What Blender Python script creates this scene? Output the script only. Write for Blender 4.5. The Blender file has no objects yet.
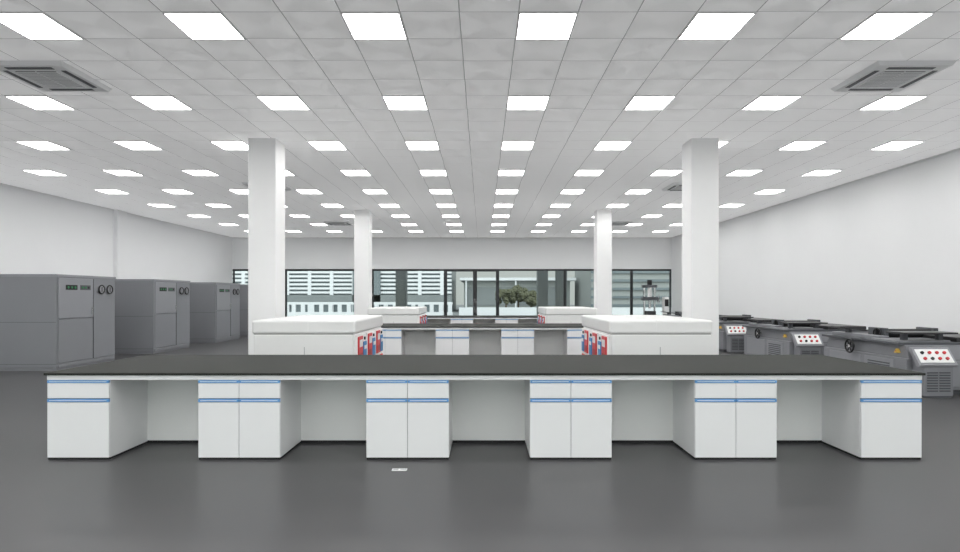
import bpy, bmesh, math, random
from mathutils import Vector, Matrix
random.seed(4)
S=bpy.context.scene
S.view_settings.view_transform='Standard'
S.view_settings.look='None'
CEIL=4.507
XL,XR=-12.23,9.26
YB,YF=-8.0,28.0

# ---------------- materials ----------------
def mat(name,col,rough=0.5,metal=0.0,spec=0.5,emit=None,es=0.0,noise=0.0,nscale=6.0):
    m=bpy.data.materials.new(name); m.use_nodes=True
    nt=m.node_tree; b=nt.nodes['Principled BSDF']
    b.inputs['Base Color'].default_value=(*col,1)
    b.inputs['Roughness'].default_value=rough
    b.inputs['Metallic'].default_value=metal
    b.inputs['Specular IOR Level'].default_value=spec
    if emit:
        b.inputs['Emission Color'].default_value=(*emit,1)
        b.inputs['Emission Strength'].default_value=es
    if noise>0:
        tc=nt.nodes.new('ShaderNodeTexCoord'); n=nt.nodes.new('ShaderNodeTexNoise')
        n.inputs['Scale'].default_value=nscale; n.inputs['Detail'].default_value=5
        r=nt.nodes.new('ShaderNodeMapRange')
        r.inputs['To Min'].default_value=1-noise; r.inputs['To Max'].default_value=1+noise
        mx=nt.nodes.new('ShaderNodeVectorMath'); mx.operation='SCALE'
        mx.inputs[0].default_value=col
        nt.links.new(tc.outputs['Object'],n.inputs['Vector'])
        nt.links.new(n.outputs['Fac'],r.inputs['Value'])
        nt.links.new(r.outputs['Result'],mx.inputs['Scale'])
        nt.links.new(mx.outputs['Vector'],b.inputs['Base Color'])
    return m
WALL=mat('wall_paint',(0.90,0.905,0.91),0.6,spec=0.2,noise=0.012,nscale=1.5)
PILLAR=mat('pillar_paint',(0.90,0.90,0.90),0.5,spec=0.3,noise=0.01)
WHITE=mat('white_laminate',(0.90,0.905,0.91),0.35,spec=0.4,noise=0.008)
WHITE2=mat('white_panel',(0.90,0.90,0.89),0.5,spec=0.3,noise=0.01)
MWHITE=mat('machine_white',(0.84,0.84,0.83),0.3,spec=0.4,noise=0.01)
SEAM=mat('seam_grey',(0.35,0.35,0.36),0.6)
BLACKTOP=mat('worktop_epoxy',(0.032,0.034,0.031),0.6,spec=0.08,noise=0.12,nscale=14)
BLACK=mat('black_plastic',(0.015,0.015,0.016),0.45,spec=0.4,noise=0.05)
TOE=mat('toe_kick',(0.03,0.03,0.032),0.7,spec=0.2,noise=0.05)
BLUE=mat('blue_handle',(0.14,0.36,0.70),0.35,noise=0.03)
GREY=mat('grey_steel',(0.245,0.25,0.268),0.38,spec=0.4,noise=0.03,nscale=3)
GREYL=mat('grey_steel_light',(0.29,0.295,0.315),0.36,spec=0.4,noise=0.03,nscale=3)
GREYD=mat('grey_steel_dark',(0.10,0.105,0.115),0.45,spec=0.35,noise=0.05)
DARKM=mat('dark_metal',(0.05,0.05,0.052),0.35,metal=0.3,noise=0.1)
CHROME=mat('chrome',(0.6,0.6,0.6),0.22,metal=1.0,noise=0.03)
RED=mat('red_plastic',(0.62,0.035,0.04),0.4,noise=0.03)
RED2=mat('dark_red_plastic',(0.35,0.02,0.02),0.4,noise=0.03)
BLUEP=mat('blue_panel',(0.03,0.22,0.50),0.4,noise=0.04)
GREEN=mat('green_lamp',(0.03,0.22,0.08),0.3,noise=0.02)
YEL=mat('yellow_label',(0.75,0.5,0.10),0.4,noise=0.02)
FRAME=mat('black_frame',(0.02,0.022,0.024),0.4,noise=0.05)
BASE=mat('baseboard_grey',(0.45,0.46,0.47),0.5,noise=0.02)
LAMP=mat('lamp_diffuser',(0.9,0.9,0.9),0.5,emit=(1.0,0.995,0.98),es=14.5)
LIP=mat('lamp_frame',(0.85,0.85,0.85),0.4,noise=0.01)
CONC=mat('concrete_grey',(0.20,0.22,0.22),0.7,noise=0.08,nscale=1)
BLDW=mat('facade_white',(0.68,0.70,0.71),0.6,noise=0.03)
BLDG=mat('facade_glass',(0.14,0.17,0.18),0.3,noise=0.2,nscale=0.5)
BLDB=mat('facade_beige',(0.30,0.32,0.31),0.7,noise=0.05)
ASPH=mat('asphalt',(0.20,0.21,0.21),0.8,noise=0.1,nscale=0.3)
LEAF=mat('foliage',(0.09,0.095,0.055),0.8,noise=0.5,nscale=3)
BARK=mat('bark',(0.12,0.09,0.06),0.8,noise=0.2)
FLOOR=mat('floor_epoxy',(0.086,0.086,0.088),0.33,spec=0.18,noise=0.03,nscale=0.5)

def ceil_mat():
    m=bpy.data.materials.new('ceiling_tiles'); m.use_nodes=True
    nt=m.node_tree; N=nt.nodes; L=nt.links; b=N['Principled BSDF']
    tc=N.new('ShaderNodeTexCoord'); sp=N.new('ShaderNodeSeparateXYZ'); L.new(tc.outputs['Object'],sp.inputs[0])
    def M(op,a,b_=None):
        n=N.new('ShaderNodeMath'); n.operation=op
        for i,v in enumerate((a,b_)):
            if v is None: continue
            if isinstance(v,(int,float)): n.inputs[i].default_value=v
            else: L.new(v,n.inputs[i])
        return n.outputs[0]
    u=M('DIVIDE',M('SUBTRACT',sp.outputs['X'],0.668-0.3+60*-0.6),0.6)
    v=M('DIVIDE',M('SUBTRACT',sp.outputs['Y'],6.07-0.3+60*-0.6),0.6)
    fu=M('SUBTRACT',M('FRACT',u),0.5); fv=M('SUBTRACT',M('FRACT',v),0.5)
    au=M('ABSOLUTE',fu); av=M('ABSOLUTE',fv)
    tri=M('GREATER_THAN',au,av)
    iu=M('FLOOR',u); iv=M('FLOOR',v)
    chk=M('MODULO',M('ADD',iu,iv),2.0)
    x1=M('ABSOLUTE',M('SUBTRACT',tri,chk))
    base=M('SUBTRACT',0.85,M('MULTIPLY',x1,0.095))
    su=M('GREATER_THAN',au,0.488); sv=M('GREATER_THAN',av,0.486)
    seam=M('MAXIMUM',M('MULTIPLY',su,0.48),M('MULTIPLY',sv,0.34))
    val=M('MULTIPLY',base,M('SUBTRACT',1.0,seam))
    c=N.new('ShaderNodeCombineXYZ')
    for i in range(3): L.new(val,c.inputs[i])
    L.new(c.outputs[0],b.inputs['Base Color'])
    b.inputs['Roughness'].default_value=0.55; b.inputs['Specular IOR Level'].default_value=0.15
    L.new(c.outputs[0],b.inputs['Emission Color']); b.inputs['Emission Strength'].default_value=0.30  # ambient fill added as tile emission; the tiles are no lamps
    return m
CEILM=ceil_mat()

def glass_mat():
    m=bpy.data.materials.new('window_glass'); m.use_nodes=True
    nt=m.node_tree; N=nt.nodes; N.clear()
    o=N.new('ShaderNodeOutputMaterial'); mx=N.new('ShaderNodeMixShader'); t=N.new('ShaderNodeBsdfTransparent'); g=N.new('ShaderNodeBsdfGlossy')
    t.inputs['Color'].default_value=(0.90,0.92,0.90,1); g.inputs['Roughness'].default_value=0.02
    f=N.new('ShaderNodeLayerWeight'); f.inputs['Blend'].default_value=0.12
    nt.links.new(f.outputs['Fresnel'],mx.inputs[0]); nt.links.new(t.outputs[0],mx.inputs[1]); nt.links.new(g.outputs[0],mx.inputs[2]); nt.links.new(mx.outputs[0],o.inputs[0])
    return m
GLASS=glass_mat()

# ---------------- builders ----------------
class P:
    def __init__(s,name,parent=None,loc=(0,0,0)):
        s.name=name; s.parent=parent; s.loc=loc; s.bm=bmesh.new(); s.mats=[]
    def _add(s,t,m,smooth=False):
        if m not in s.mats: s.mats.append(m)
        i=s.mats.index(m)
        for f in t.faces: f.material_index=i; f.smooth=smooth
        me=bpy.data.meshes.new('t'); t.to_mesh(me); t.free(); s.bm.from_mesh(me); bpy.data.meshes.remove(me)
    def box(s,x0,x1,y0,y1,z0,z1,m,bev=0.0,seg=2,rot=None):
        t=bmesh.new(); bmesh.ops.create_cube(t,size=1)
        bmesh.ops.scale(t,vec=(x1-x0,y1-y0,z1-z0),verts=t.verts)
        if bev>0: bmesh.ops.bevel(t,geom=list(t.edges),offset=bev,segments=seg,affect='EDGES',profile=0.5)
        if rot is not None: bmesh.ops.transform(t,matrix=rot,verts=t.verts)
        bmesh.ops.translate(t,vec=((x0+x1)/2,(y0+y1)/2,(z0+z1)/2),verts=t.verts)
        s._add(t,m); return s
    def cyl(s,c,r,d,axis,m,seg=24,r2=None,bev=0.0):
        t=bmesh.new(); bmesh.ops.create_cone(t,cap_ends=True,segments=seg,radius1=r,radius2=r if r2 is None else r2,depth=d)
        if axis=='X': R=Matrix.Rotation(math.pi/2,4,'Y')
        elif axis=='Y': R=Matrix.Rotation(math.pi/2,4,'X')
        elif axis=='Z': R=Matrix.Identity(4)
        else: R=axis
        bmesh.ops.transform(t,matrix=R,verts=t.verts); bmesh.ops.translate(t,vec=c,verts=t.verts)
        s._add(t,m); return s
    def ring(s,c,r,w,axis,m,seg=28,ms=8):
        t=bmesh.new(); vs=[]
        for i in range(seg):
            a=2*math.pi*i/seg; row=[]
            for j in range(ms):
                b=2*math.pi*j/ms; rr=r+w*math.cos(b); h=w*math.sin(b)
                p=(rr*math.cos(a),rr*math.sin(a),h)
                if axis=='X': p=(p[2],p[0],p[1])
                elif axis=='Y': p=(p[0],p[2],p[1])
                row.append(t.verts.new(Vector(p)+Vector(c)))
            vs.append(row)
        for i in range(seg):
            for j in range(ms):
                t.faces.new((vs[i][j],vs[(i+1)%seg][j],vs[(i+1)%seg][(j+1)%ms],vs[i][(j+1)%ms]))
        bmesh.ops.recalc_face_normals(t,faces=t.faces)
        s._add(t,m,True); return s
    def prism(s,prof,x0,x1,m,axis='X',bev=0.0):
        t=bmesh.new()
        f=lambda p,x:(x,p[0],p[1]) if axis=='X' else (p[0],x,p[1])
        a=[t.verts.new(f(p,x0)) for p in prof]; b=[t.verts.new(f(p,x1)) for p in prof]
        t.faces.new(a); t.faces.new(b[::-1]); n=len(prof)
        for i in range(n): t.faces.new((a[i],b[i],b[(i+1)%n],a[(i+1)%n]))
        bmesh.ops.recalc_face_normals(t,faces=t.faces)
        if bev>0: bmesh.ops.bevel(t,geom=list(t.edges),offset=bev,segments=2,affect='EDGES',profile=0.5)
        s._add(t,m); return s
    def done(s):
        me=bpy.data.meshes.new(s.name); s.bm.to_mesh(me); s.bm.free()
        for m in s.mats: me.materials.append(m)
        o=bpy.data.objects.new(s.name,me); S.collection.objects.link(o); o.location=s.loc
        if s.parent: o.parent=s.parent
        return o
def empty(name,loc):
    e=bpy.data.objects.new(name,None); e.empty_display_size=0.3; S.collection.objects.link(e); e.location=loc; return e

# ---------------- room shell ----------------
P('floor').box(XL-0.2,XR+0.2,YB-0.2,YF+0.2,-0.2,0,FLOOR).done()
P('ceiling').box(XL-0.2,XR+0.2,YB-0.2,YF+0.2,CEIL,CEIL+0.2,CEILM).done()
wl=P('wall_left').box(XL-0.2,XL,YB,YF,0,CEIL,WALL)
for py in (1.8,10.38,18.96): wl.box(XL,XL+0.14,py,py+0.5,0,CEIL,WALL)
wl.done()
P('wall_right').box(XR,XR+0.2,YB,YF,0,CEIL,WALL).done()
P('wall_rear').box(XL,XR,YB-0.2,YB,3.7,CEIL,WALL).box(XL,XR,YB-0.2,YB,0,0.15,WALL).done()
n_fill_windows=6  # unseen windows added behind the camera to let in fill daylight
for i in range(n_fill_windows):
    a=XL+(XR-XL)*i/n_fill_windows; b_=XL+(XR-XL)*(i+1)/n_fill_windows
    w=P('window_%d'%(7+i)); t=0.06
    w.box(a,b_,YB-0.15,YB-0.05,3.62,3.7,FRAME).box(a,b_,YB-0.15,YB-0.05,0.15,0.23,FRAME)
    w.box(a,a+t,YB-0.15,YB-0.05,0.23,3.62,FRAME).box(b_-t,b_,YB-0.15,YB-0.05,0.23,3.62,FRAME)
    w.box(a+t,b_-t,YB-0.11,YB-0.10,0.23,3.62,GLASS); w.done()
WT=2.96
P('wall_back').box(XL,XR,YF,YF+0.2,WT,CEIL,WALL).done()
P('baseboard_left').box(XL,XL+0.015,YB,YF,0,0.1,BASE).done()
P('baseboard_right').box(XR-0.015,XR,YB,YF,0,0.1,BASE).done()
P('trim_1').box(XL,XL+0.03,YB,YF,CEIL-0.03,CEIL,LIP).done()
P('trim_2').box(XR-0.03,XR,YB,YF,CEIL-0.03,CEIL,LIP).done()
P('trim_3').box(XL+0.03,XR-0.03,YF-0.03,YF,CEIL-0.03,CEIL,LIP).done()

for x0,x1 in ((-4.25,-3.75),(3.795,4.295)):
    for y in (10.38,18.96):
        P('pillar').box(x0,x1,y,y+0.5,0,CEIL,PILLAR,0.006).done()

# glazed partition
def px(x,Y=28.0): return (x-482.3)*Y/572
panes=[(XL,px(285)),(px(285),px(372)),(px(372),px(445)),(px(498),px(565)),(px(565),px(632)),(px(632),XR)]
for i,(a,b) in enumerate(panes):
    w=P('window_%d'%(i+1))
    t=0.06
    w.box(a,b,YF+0.05,YF+0.15,WT-0.09,WT,FRAME).box(a,b,YF+0.05,YF+0.15,0,0.12,FRAME)
    w.box(a,a+t,YF+0.05,YF+0.15,0.12,WT-0.09,FRAME).box(b-t,b,YF+0.05,YF+0.15,0.12,WT-0.09,FRAME)
    w.box(a+t,b-t,YF+0.09,YF+0.10,0.12,WT-0.09,GLASS)
    w.done()
for i,(a,b) in enumerate(((px(445),px(475)),(px(475),px(498)))):
    w=P('door_%d'%(i+1)); t=0.10 
    w.box(a,b,YF+0.03,YF+0.16,WT-0.12,WT,FRAME).box(a,b,YF+0.03,YF+0.16,0,0.15,FRAME)
    w.box(a,a+t,YF+0.03,YF+0.16,0.15,WT-0.12,FRAME).box(b-t,b,YF+0.03,YF+0.16,0.15,WT-0.12,FRAME)
    w.box(a+t,b-t,YF+0.09,YF+0.10,0.15,WT-0.12,GLASS)
    hx=b-0.05 if i==0 else a+0.05
    w.cyl((hx,YF-0.03,1.15),0.018,0.7,'Z',CHROME,16)
    w.cyl((hx,YF+0.0,0.9),0.012,0.08,'Y',CHROME,12).cyl((hx,YF+0.0,1.4),0.012,0.08,'Y',CHROME,12)
    w.done()

# ---------------- ceiling lights ----------------
lp=P('ceiling_light_panels')
for n in range(-6,5):
    for k in range(-5,10):
        x=0.668+1.8*n; y=6.07+2.4*k
        if y>27.3 or y<YB+0.5: continue
        lp.box(x-0.285,x+0.285,y-0.285,y+0.285,CEIL-0.012,CEIL-0.002,LAMP)
        for a,b,c,d in ((-.3,.3,-.3,-.285),(-.3,.3,.285,.3),(-.3,-.285,-.285,.285),(.285,.3,-.285,.285)):
            lp.box(x+a,x+b,y+c,y+d,CEIL-0.016,CEIL,LIP)
lp.done()

# ---------------- AC cassettes ----------------
AC1=mat('ac_plastic',(0.80,0.805,0.81),0.5,noise=0.01,emit=(0.8,0.8,0.8),es=0.06)  # faint glow added to lighten the down-facing plastic; no lamp in it
AC2=mat('ac_grille',(0.20,0.205,0.21),0.5,noise=0.03)
def ac(x,y):
    e=empty('ceiling_air_conditioner',(x,y,CEIL))
    f=P('fascia',e); h=0.48
    t=bmesh.new()
    o=[t.verts.new(v) for v in ((-h,-h,0),(h,-h,0),(h,h,0),(-h,h,0))]
    i=[t.verts.new(v) for v in ((-h+.03,-h+.03,-.05),(h-.03,-h+.03,-.05),(h-.03,h-.03,-.05),(-h+.03,h-.03,-.05))]
    k=0.27
    j=[t.verts.new(v) for v in ((-k,-k,-.05),(k,-k,-.05),(k,k,-.05),(-k,k,-.05))]
    for a in range(4):
        b=(a+1)%4; t.faces.new((o[a],o[b],i[b],i[a])); t.faces.new((i[a],i[b],j[b],j[a]))
    t.faces.new(o)
    bmesh.ops.recalc_face_normals(t,faces=t.faces)
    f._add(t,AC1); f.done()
    s=P('outlet_slots',e)
    for sx,sy in ((1,0),(-1,0),(0,1),(0,-1)):
        c=0.365
        if sx: s.box(sx*c-0.03,sx*c+0.03,-0.29,0.29,-0.054,-0.048,GREYD)
        else: s.box(-0.29,0.29,sy*c-0.03,sy*c+0.03,-0.054,-0.048,GREYD)
    s.done()
    g=P('return_grille',e); g.box(-k,k,-k,k,-0.052,-0.04,AC2)
    for n in range(11):
        yy=-k+0.03+n*(2*k-0.06)/10
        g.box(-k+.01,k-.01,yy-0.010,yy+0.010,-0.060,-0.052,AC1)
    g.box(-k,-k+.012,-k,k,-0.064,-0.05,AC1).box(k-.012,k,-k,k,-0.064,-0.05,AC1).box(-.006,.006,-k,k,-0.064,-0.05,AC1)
    g.done()
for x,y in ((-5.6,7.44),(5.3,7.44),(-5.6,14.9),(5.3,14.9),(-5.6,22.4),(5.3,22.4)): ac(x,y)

# ---------------- lab benches ----------------
PED=[(-4.353,-3.733,1),(-2.843,-2.023,2),(-1.163,-0.333,2),(0.477,1.297,2),(2.127,2.947,2),(3.787,4.397,1)]
def bench(y):
    e=empty('laboratory_bench',(0,y,0)); D=1.74
    P('worktop',e).box(-4.375,4.42,-0.02,D+0.02,0.848,0.872,BLACKTOP,0.004).done()
    r=P('apron_rail',e)
    r.box(-4.353,4.397,0.0,0.04,0.802,0.848,WHITE).box(-4.353,4.397,D-0.04,D,0.802,0.848,WHITE)
    r.box(-4.353,-4.31,0.04,D-0.04,0.802,0.848,WHITE).box(4.354,4.397,0.04,D-0.04,0.802,0.848,WHITE); r.done()
    s=P('service_spine',e); s.box(-4.34,4.385,0.66,1.08,0.03,0.802,WHITE2).box(-4.33,4.375,0.665,1.075,0,0.03,TOE); s.done()
    for i,(a,b,n) in enumerate(PED):
        for side in (0,1):
            p=P('pedestal_%d'%(2*i+side+1),e)
            def bx(x0,x1,d0,d1,z0,z1,m,bev=0):
                if side==0: p.box(x0,x1,d0,d1,z0,z1,m,bev)
                else: p.box(x0,x1,D-d1,D-d0,z0,z1,m,bev)
            bx(a,b,0.02,0.66,0.022,0.802,WHITE)
            bx(a+0.006,b-0.006,0.008,0.65,0.0,0.022,TOE)
            w=(b-a)/n
            for q in range(n):
                x0=a+q*w+0.003; x1=a+(q+1)*w-0.003
                bx(x0,x1,0.0,0.02,0.618,0.766,WHITE,0.002)
                bx(x0,x1,0.0,0.02,0.024,0.575,WHITE,0.002)
                bx(x0,x1,-0.004,0.022,0.770,0.796,BLUE,0.002)
                bx(x0,x1,-0.004,0.022,0.580,0.610,BLUE,0.002)
                bx(x0+0.02,x1-0.02,-0.006,-0.004,0.592,0.597,WHITE)
                bx(x0+0.02,x1-0.02,-0.006,-0.004,0.781,0.786,WHITE)
            if n==2: bx(a+w-0.003,a+w+0.003,0.012,0.0202,0.03,0.80,SEAM)
            bx(a+0.002,b-0.002,0.015,0.0202,0.576,0.580,SEAM)
            bx(a+0.002,b-0.002,0.015,0.0202,0.611,0.617,SEAM)
            p.done()
for y in (5.72,14.3,20.9): bench(y)
fs=P('floor_socket_plate'); fs.box(-0.85,-0.71,5.36,5.42,0,0.006,WHITE,0.001).box(-0.84,-0.79,5.375,5.405,0.006,0.008,BASE).box(-0.77,-0.72,5.375,5.405,0.006,0.008,BASE); fs.done()

# ---------------- white machines ----------------
def wmachine(y,sgn):
    e=empty('white_test_machine',(sgn*1.89,y,0))
    W=1.54
    def X(a,b): 
        a,b=sgn*a,sgn*b
        return (min(a,b),max(a,b))
    b=P('body',e)
    b.box(*X(0.03,W-0.02),0.02,2.38,0.10,1.07,MWHITE,0.02)
    b.box(*X(0.08,W-0.06),0.08,2.32,0.0,0.10,BLACK)
    b.box(*X(0.756,0.764),0.016,0.024,0.15,0.88,SEAM)
    b.box(*X(0.70,0.72),0.0,0.02,0.5,0.75,CHROME,0.004).box(*X(0.80,0.82),0.0,0.02,0.5,0.75,CHROME,0.004)
    b.done()
    c=P('top_cover',e)
    c.box(*X(0.0,W),0.0,2.4,1.075,1.28,MWHITE,0.035,4)
    c.box(*X(0.035,W-0.025),0.023,2.377,1.065,1.08,SEAM)
    c.box(*X(0.698,0.704),-0.002,2.402,1.11,1.2825,WHITE2)
    c.done()
    s=P('side_modules',e)
    for k in range(3):
        y0=0.10+k*0.75; y1=y0+0.68
        s.box(*X(-0.01,0.045),y0,y1,0.30,1.04,WHITE2,0.008)
        s.box(*X(-0.03,0.0),y0+0.03,y0+0.34,0.62,1.02,RED,0.008)
        s.box(*X(-0.034,-0.028),y0+0.08,y0+0.29,0.86,0.97,MWHITE)
        s.box(*X(-0.034,-0.028),y0+0.08,y0+0.29,0.66,0.76,RED2)
        s.box(*X(-0.03,0.0),y0+0.40,y0+0.62,0.62,0.92,BLUEP,0.006)
        s.box(*X(-0.034,-0.028),y0+0.43,y0+0.59,0.80,0.86,MWHITE)
        s.box(*X(-0.03,0.0),y0+0.03,y0+0.60,0.36,0.57,BLUEP if k%2 else RED,0.008)
        s.cyl((sgn*-0.015,y0+0.51,0.97),0.025,0.03,'X',BLACK,16)
    s.done()
for y in (8.5,17.08):
    for sg in (-1,1): wmachine(y,sg)

# ---------------- grey cabinets (left) ----------------
def cabinet(y):
    e=empty('grey_environmental_test_chamber',(-9.29,y,0))
    W=2.62
    b=P('body',e)
    b.box(-W,-0.02,0,2.0,0.06,2.10,GREY,0.012)
    b.box(-W+0.01,-0.03,0.01,1.99,0.0,0.06,GREY)
    b.box(-W-0.005,0.0,-0.01,2.01,2.06,2.12,GREYL,0.008)
    b.box(-W+0.01,-0.03,-0.003,0.002,1.06,1.068,GREYD)
    b.box(-W+0.01,-0.03,-0.003,0.002,0.14,0.148,GREYD)
    b.done()
    d=P('side_door',e)
    d.box(-0.02,0.015,0.04,1.14,1.14,2.04,GREYL,0.008)
    d.box(-0.02,0.004,0.04,1.14,0.16,1.12,GREY,0.006)
    d.box(-0.02,0.004,1.17,1.96,0.16,2.04,GREY,0.006)
    d.box(-0.02,0.0,0.04,1.96,0.06,0.14,GREY,0.004)
    d.box(0.0,0.012,1.148,1.162,0.16,2.04,GREYD)
    d.cyl((0.03,1.09,1.3),0.015,0.16,'Z',CHROME,12)
    d.done()
    c=P('control_panel',e)
    c.box(0.012,0.022,0.24,0.60,1.78,1.89,BLACK,0.003).box(0.012,0.022,0.70,1.04,1.78,1.89,GREYD,0.003)
    for k in range(3): c.cyl((0.022,0.31+k*0.11,1.835),0.028,0.01,'X',GREEN,16)
    for k in range(3): c.cyl((0.022,0.77+k*0.10,1.835),0.026,0.01,'X',GREEN if k<2 else BLACK,16)
    c.done()
    g=P('gauges',e)
    for yy in (1.42,1.72):
        g.cyl((0.015,yy,1.80),0.105,0.03,'X',GREYL,28); g.ring((0.032,yy,1.80),0.10,0.016,'X',BLACK)
        g.cyl((0.032,yy,1.80),0.075,0.006,'X',GREYL,28); g.box(0.035,0.040,yy-0.012,yy+0.012,1.74,1.86,BLACK)
    g.done()
for y in (12.5,16.2,19.95,23.7): cabinet(y)

# ---------------- grey cutting machines (right) ----------------
def cutter(y):
    e=empty('grey_cutting_machine',(7.0,y,0))
    b=P('body',e)
    b.box(0.06,1.9,0.08,2.2,0.0,0.08,GREYD)
    b.box(0.02,1.95,0.02,2.3,0.08,0.60,GREY,0.012)
    b.prism([(0.02,0.60),(2.3,0.60),(2.2,0.82),(0.10,0.82)],0.06,1.95,GREY,'X',0.008)
    b.box(0.012,0.022,0.3,1.05,0.14,0.56,GREYL,0.004).box(0.012,0.022,1.15,2.1,0.14,0.56,GREYL,0.004)
    for k in range(7): b.box(0.004,0.014,0.4,0.95,0.2+k*0.045,0.222+k*0.045,GREYD)
    b.box(0.75,1.85,0.010,0.022,0.14,0.56,GREYL,0.004)
    b.done()
    t=P('table',e)
    t.box(-0.04,2.0,0.12,2.28,0.82,0.86,GREYD,0.006)
    t.box(0.0,0.9,0.2,0.85,0.86,0.89,GREYL,0.006)
    t.box(0.05,0.22,0.7,2.1,0.86,0.93,GREY,0.01)
    t.box(0.25,0.75,1.2,2.1,0.86,0.90,DARKM,0.006)
    t.box(1.0,1.9,0.2,2.0,0.86,0.94,DARKM,0.01)
    t.done()
    a=P('feed_plate',e)
    a.box(0.05,0.95,0.10,0.55,1.0,1.03,DARKM,0.006)
    for xx in (0.2,0.8): a.box(xx-0.04,xx+0.04,0.28,0.36,0.88,1.0,GREYD)
    a.box(-0.12,0.55,1.55,1.85,0.985,1.01,DARKM,0.005,rot=Matrix.Rotation(0.12,4,'Y'))
    a.box(0.1,0.18,1.66,1.74,0.93,1.0,GREYD)
    a.done()
    r=P('rollers',e)
    r.cyl((0.75,1.0,0.96),0.08,0.9,'X',BLACK,24).cyl((0.75,1.22,0.93),0.06,0.9,'X',CHROME,24)
    r.box(0.26,0.34,0.88,1.32,0.86,1.06,GREYD,0.01).box(1.16,1.24,0.88,1.32,0.86,1.06,GREYD,0.01)
    r.ring((0.22,1.02,0.96),0.09,0.012,'X',BLACK).box(0.19,0.25,1.0,1.04,0.88,1.05,BLACK)
    r.done()
    h=P('handwheel',e)
    h.ring((-0.07,1.35,0.70),0.12,0.016,'X',BLACK); h.cyl((-0.03,1.35,0.70),0.03,0.10,'X',CHROME,16)
    for k in range(3): h.box(-0.078,-0.062,1.35-0.11,1.35+0.11,0.69,0.71,BLACK,rot=Matrix.Rotation(k*math.pi/3,4,'X'))
    h.done()
    c=P('control_console',e)
    c.prism([(-0.24,0.03),(0.02,0.03),(0.02,0.79),(-0.06,0.79),(-0.25,0.52),(-0.24,0.48)],0.12,0.58,GREY,'X')
    c.prism([(-0.27,0.53),(-0.25,0.50),(-0.21,0.50),(-0.03,0.76),(-0.03,0.80),(-0.07,0.80)],0.02,0.64,GREYL,'X')
    c.box(0.13,0.57,-0.23,0.0,0,0.03,GREYD)
    ang=math.atan2(0.27,0.20); R=Matrix.Rotation(ang,4,'X')
    cy,cz=-0.17,0.665
    d=Vector((0,math.cos(ang),math.sin(ang))); n=Vector((0,-math.sin(ang),math.cos(ang)))
    def onp(u,v,off): return Vector((0.33+u,cy,cz))+d*v+n*off
    q=onp(0,0,0.004)
    c.box(q.x-0.27,q.x+0.27,q.y-0.125,q.y+0.125,q.z-0.006,q.z+0.006,WHITE2,0.003,rot=R)
    cols=[[RED,BLACK,RED,RED],[BLACK,RED,RED,RED]]
    for iu in range(4):
        for iv in range(2):
            m=cols[iv][iu]
            q=onp(-0.18+iu*0.12,-0.055+iv*0.11,0.016); c.cyl(tuple(q),0.024,0.03,R,m,16)
            q=onp(-0.18+iu*0.12,-0.055+iv*0.11,0.010); c.cyl(tuple(q),0.030,0.008,R,CHROME,16)
    for side in (0,1):
        for k in range(8):
            x0=0.16+side*0.20
            c.box(x0,x0+0.17,-0.252,-0.236,0.10+k*0.042,0.120+k*0.042,GREYD)
    c.done()
    w=P('warning_label',e)
    t=bmesh.new(); vs=[t.verts.new(v) for v in ((0.0,0.28,0.68),(0.0,0.20,0.68),(0.0,0.24,0.75))]
    t.faces.new(vs); ex=bmesh.ops.extrude_face_region(t,geom=t.faces[:]); bmesh.ops.translate(t,vec=(0.07,0,0),verts=[v for v in ex['geom'] if isinstance(v,bmesh.types.BMVert)])
    w._add(t,YEL); w.box(-0.003,0.0,0.236,0.244,0.70,0.73,RED); w.done()
for y in (9.45,13.05,16.65,20.25): cutter(y)

e=empty('column_drill_press',(7.2,24.5,0))
p=P('frame',e); p.box(-0.45,0.45,-0.4,0.4,0,0.75,GREYL,0.02)
p.box(-0.5,0.5,-0.42,0.42,0.75,0.82,DARKM,0.01)
for xx in (-0.22,0.22): p.cyl((xx,0.15,1.4),0.04,1.3,'Z',CHROME,20)
p.box(-0.32,0.32,-0.05,0.3,1.45,1.60,GREYD,0.01).box(-0.30,0.30,0.0,0.3,2.0,2.12,GREYD,0.02)
p.cyl((0,0.12,2.2),0.10,0.25,'Z',BLACK,24).cyl((0,0.1,1.8),0.09,0.4,'Z',MWHITE,24).cyl((0,0.1,1.3),0.05,0.4,'Z',CHROME,20)
p.box(-0.18,0.18,-0.2,0.2,0.82,1.0,DARKM,0.01)
for k in range(3): p.box(0.33,0.35,-0.02,0.02,1.3,1.7,CHROME,rot=Matrix.Rotation(k*2.1,4,'X'))
p.box(0.55,0.75,-0.15,0.15,0,1.6,WHITE2,0.02).box(0.57,0.73,-0.16,-0.15,1.2,1.5,BLACK)
p.done()

# ---------------- outside ----------------
P('exterior_ground').box(-60,60,YF+0.2,110,-0.3,-0.05,ASPH).done()
P('exterior_ground').box(-60,60,-60,YB-0.2,-0.3,-0.05,ASPH).done()
for x0 in (-4.55,3.9,2.9):
    P('exterior_column').box(x0,x0+0.55,30,30.6,-0.05,5,CONC,0.01).done()
b=P('louvred_office_building'); Y=60
b.box(-32,-3.2,Y,Y+10,-0.05,16,BLDG)
for k in range(34):
    z=1.9+k*0.42
    b.box(-32,-3.2,Y-0.35,Y,z,z+0.22,BLDW)
for k in range(13):
    x=-32+k*2.3; b.box(x,x+0.35,Y-0.4,Y,-0.05,16,BLDW)
b.box(-13.5,-10.6,Y-0.5,Y,-0.05,16,BLDG)
b.box(-32,-3.2,Y-0.5,Y,1.0,1.75,CONC)
b.done()
r=P('white_parapet_railing'); 
r.box(-22,-2.4,46,46.2,0.95,1.15,BLDW).box(-22,-2.4,46,46.2,-0.05,0.35,BLDW)
for k in range(27): r.box(-22+k*0.74,-22+k*0.74+0.32,46,46.15,0.35,0.95,BLDW)
r.done()
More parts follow.
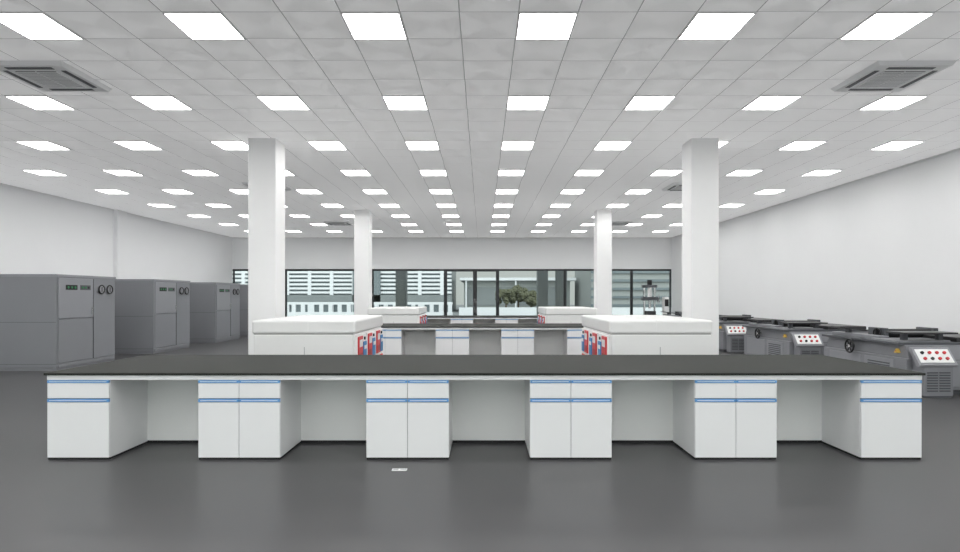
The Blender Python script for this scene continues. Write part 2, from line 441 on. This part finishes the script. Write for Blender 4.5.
b=P('grey_office_building'); b.box(-2.0,9.5,62,72,-0.05,3.3,BLDB).box(-2.4,10,61.0,72,3.3,3.6,BLDW).box(-1.6,9,61.9,62,0.6,2.6,CONC)
for k in range(3): b.box(-1.8+k*5.3,-1.65+k*5.3,61.1,61.3,0,3.3,BLDW)
b.done()
b=P('striped_office_building'); b.box(10.5,28,55,65,-0.05,14,BLDB)
for k in range(16): b.box(10.4,28,54.8,55,0.6+k*0.8,0.85+k*0.8,BLDG)
b.done()
P('exterior_low_wall').box(-1.8,20,44,44.3,-0.05,0.75,BLDW,0.02).done()
def tree(x,y,h,r):
    e=empty('broadleaf_tree',(x,y,-0.05))
    P('trunk',e).cyl((0,0,h*0.35),0.1,h*0.7,'Z',BARK,12,0.05).done()
    t=P('crown',e)
    for k in range(60):
        a=random.uniform(0,6.28); rr=random.uniform(0,r*0.9); z=h*0.65+random.uniform(-0.5,0.55)*r
        q=bmesh.new(); bmesh.ops.create_icosphere(q,subdivisions=2,radius=random.uniform(0.14,0.28)*r)
        for v in q.verts: v.co*=random.uniform(0.65,1.35)
        bmesh.ops.translate(q,vec=(rr*math.cos(a),rr*math.sin(a),z),verts=q.verts); t._add(q,LEAF)
    t.done()
tree(2.0,48,2.5,0.9); tree(3.1,49,2.8,1.0); tree(4.1,48,2.3,0.9)

# ---------------- world: pale sky, brighter on the side behind the viewer ----------------
w=bpy.data.worlds.new('World'); S.world=w; w.use_nodes=True
nt=w.node_tree; bg=nt.nodes['Background']
tc=nt.nodes.new('ShaderNodeTexCoord'); sp=nt.nodes.new('ShaderNodeSeparateXYZ'); cr=nt.nodes.new('ShaderNodeValToRGB')
cr.color_ramp.elements[0].position=0.0; cr.color_ramp.elements[0].color=(0.60,0.64,0.63,1)
cr.color_ramp.elements[1].position=0.5; cr.color_ramp.elements[1].color=(0.82,0.87,0.92,1)
nt.links.new(tc.outputs['Generated'],sp.inputs[0]); nt.links.new(sp.outputs['Z'],cr.inputs[0]); nt.links.new(cr.outputs[0],bg.inputs['Color'])
mr=nt.nodes.new('ShaderNodeMapRange'); mr.inputs['From Min'].default_value=0.4; mr.inputs['From Max'].default_value=-0.8
mr.inputs['To Min'].default_value=0.95; mr.inputs['To Max'].default_value=3.8
nt.links.new(sp.outputs['Y'],mr.inputs['Value']); nt.links.new(mr.outputs['Result'],bg.inputs['Strength'])

# ---------------- camera ----------------
cd=bpy.data.cameras.new('camera'); cam=bpy.data.objects.new('camera',cd); S.collection.objects.link(cam)
cam.location=(0,0,1.64); cam.rotation_euler=(math.pi/2,0,0)
cd.sensor_width=36; cd.sensor_fit='HORIZONTAL'; cd.lens=572/960*36
cd.shift_x=-2.3/960; cd.shift_y=20/960; cd.clip_end=300
S.camera=cam
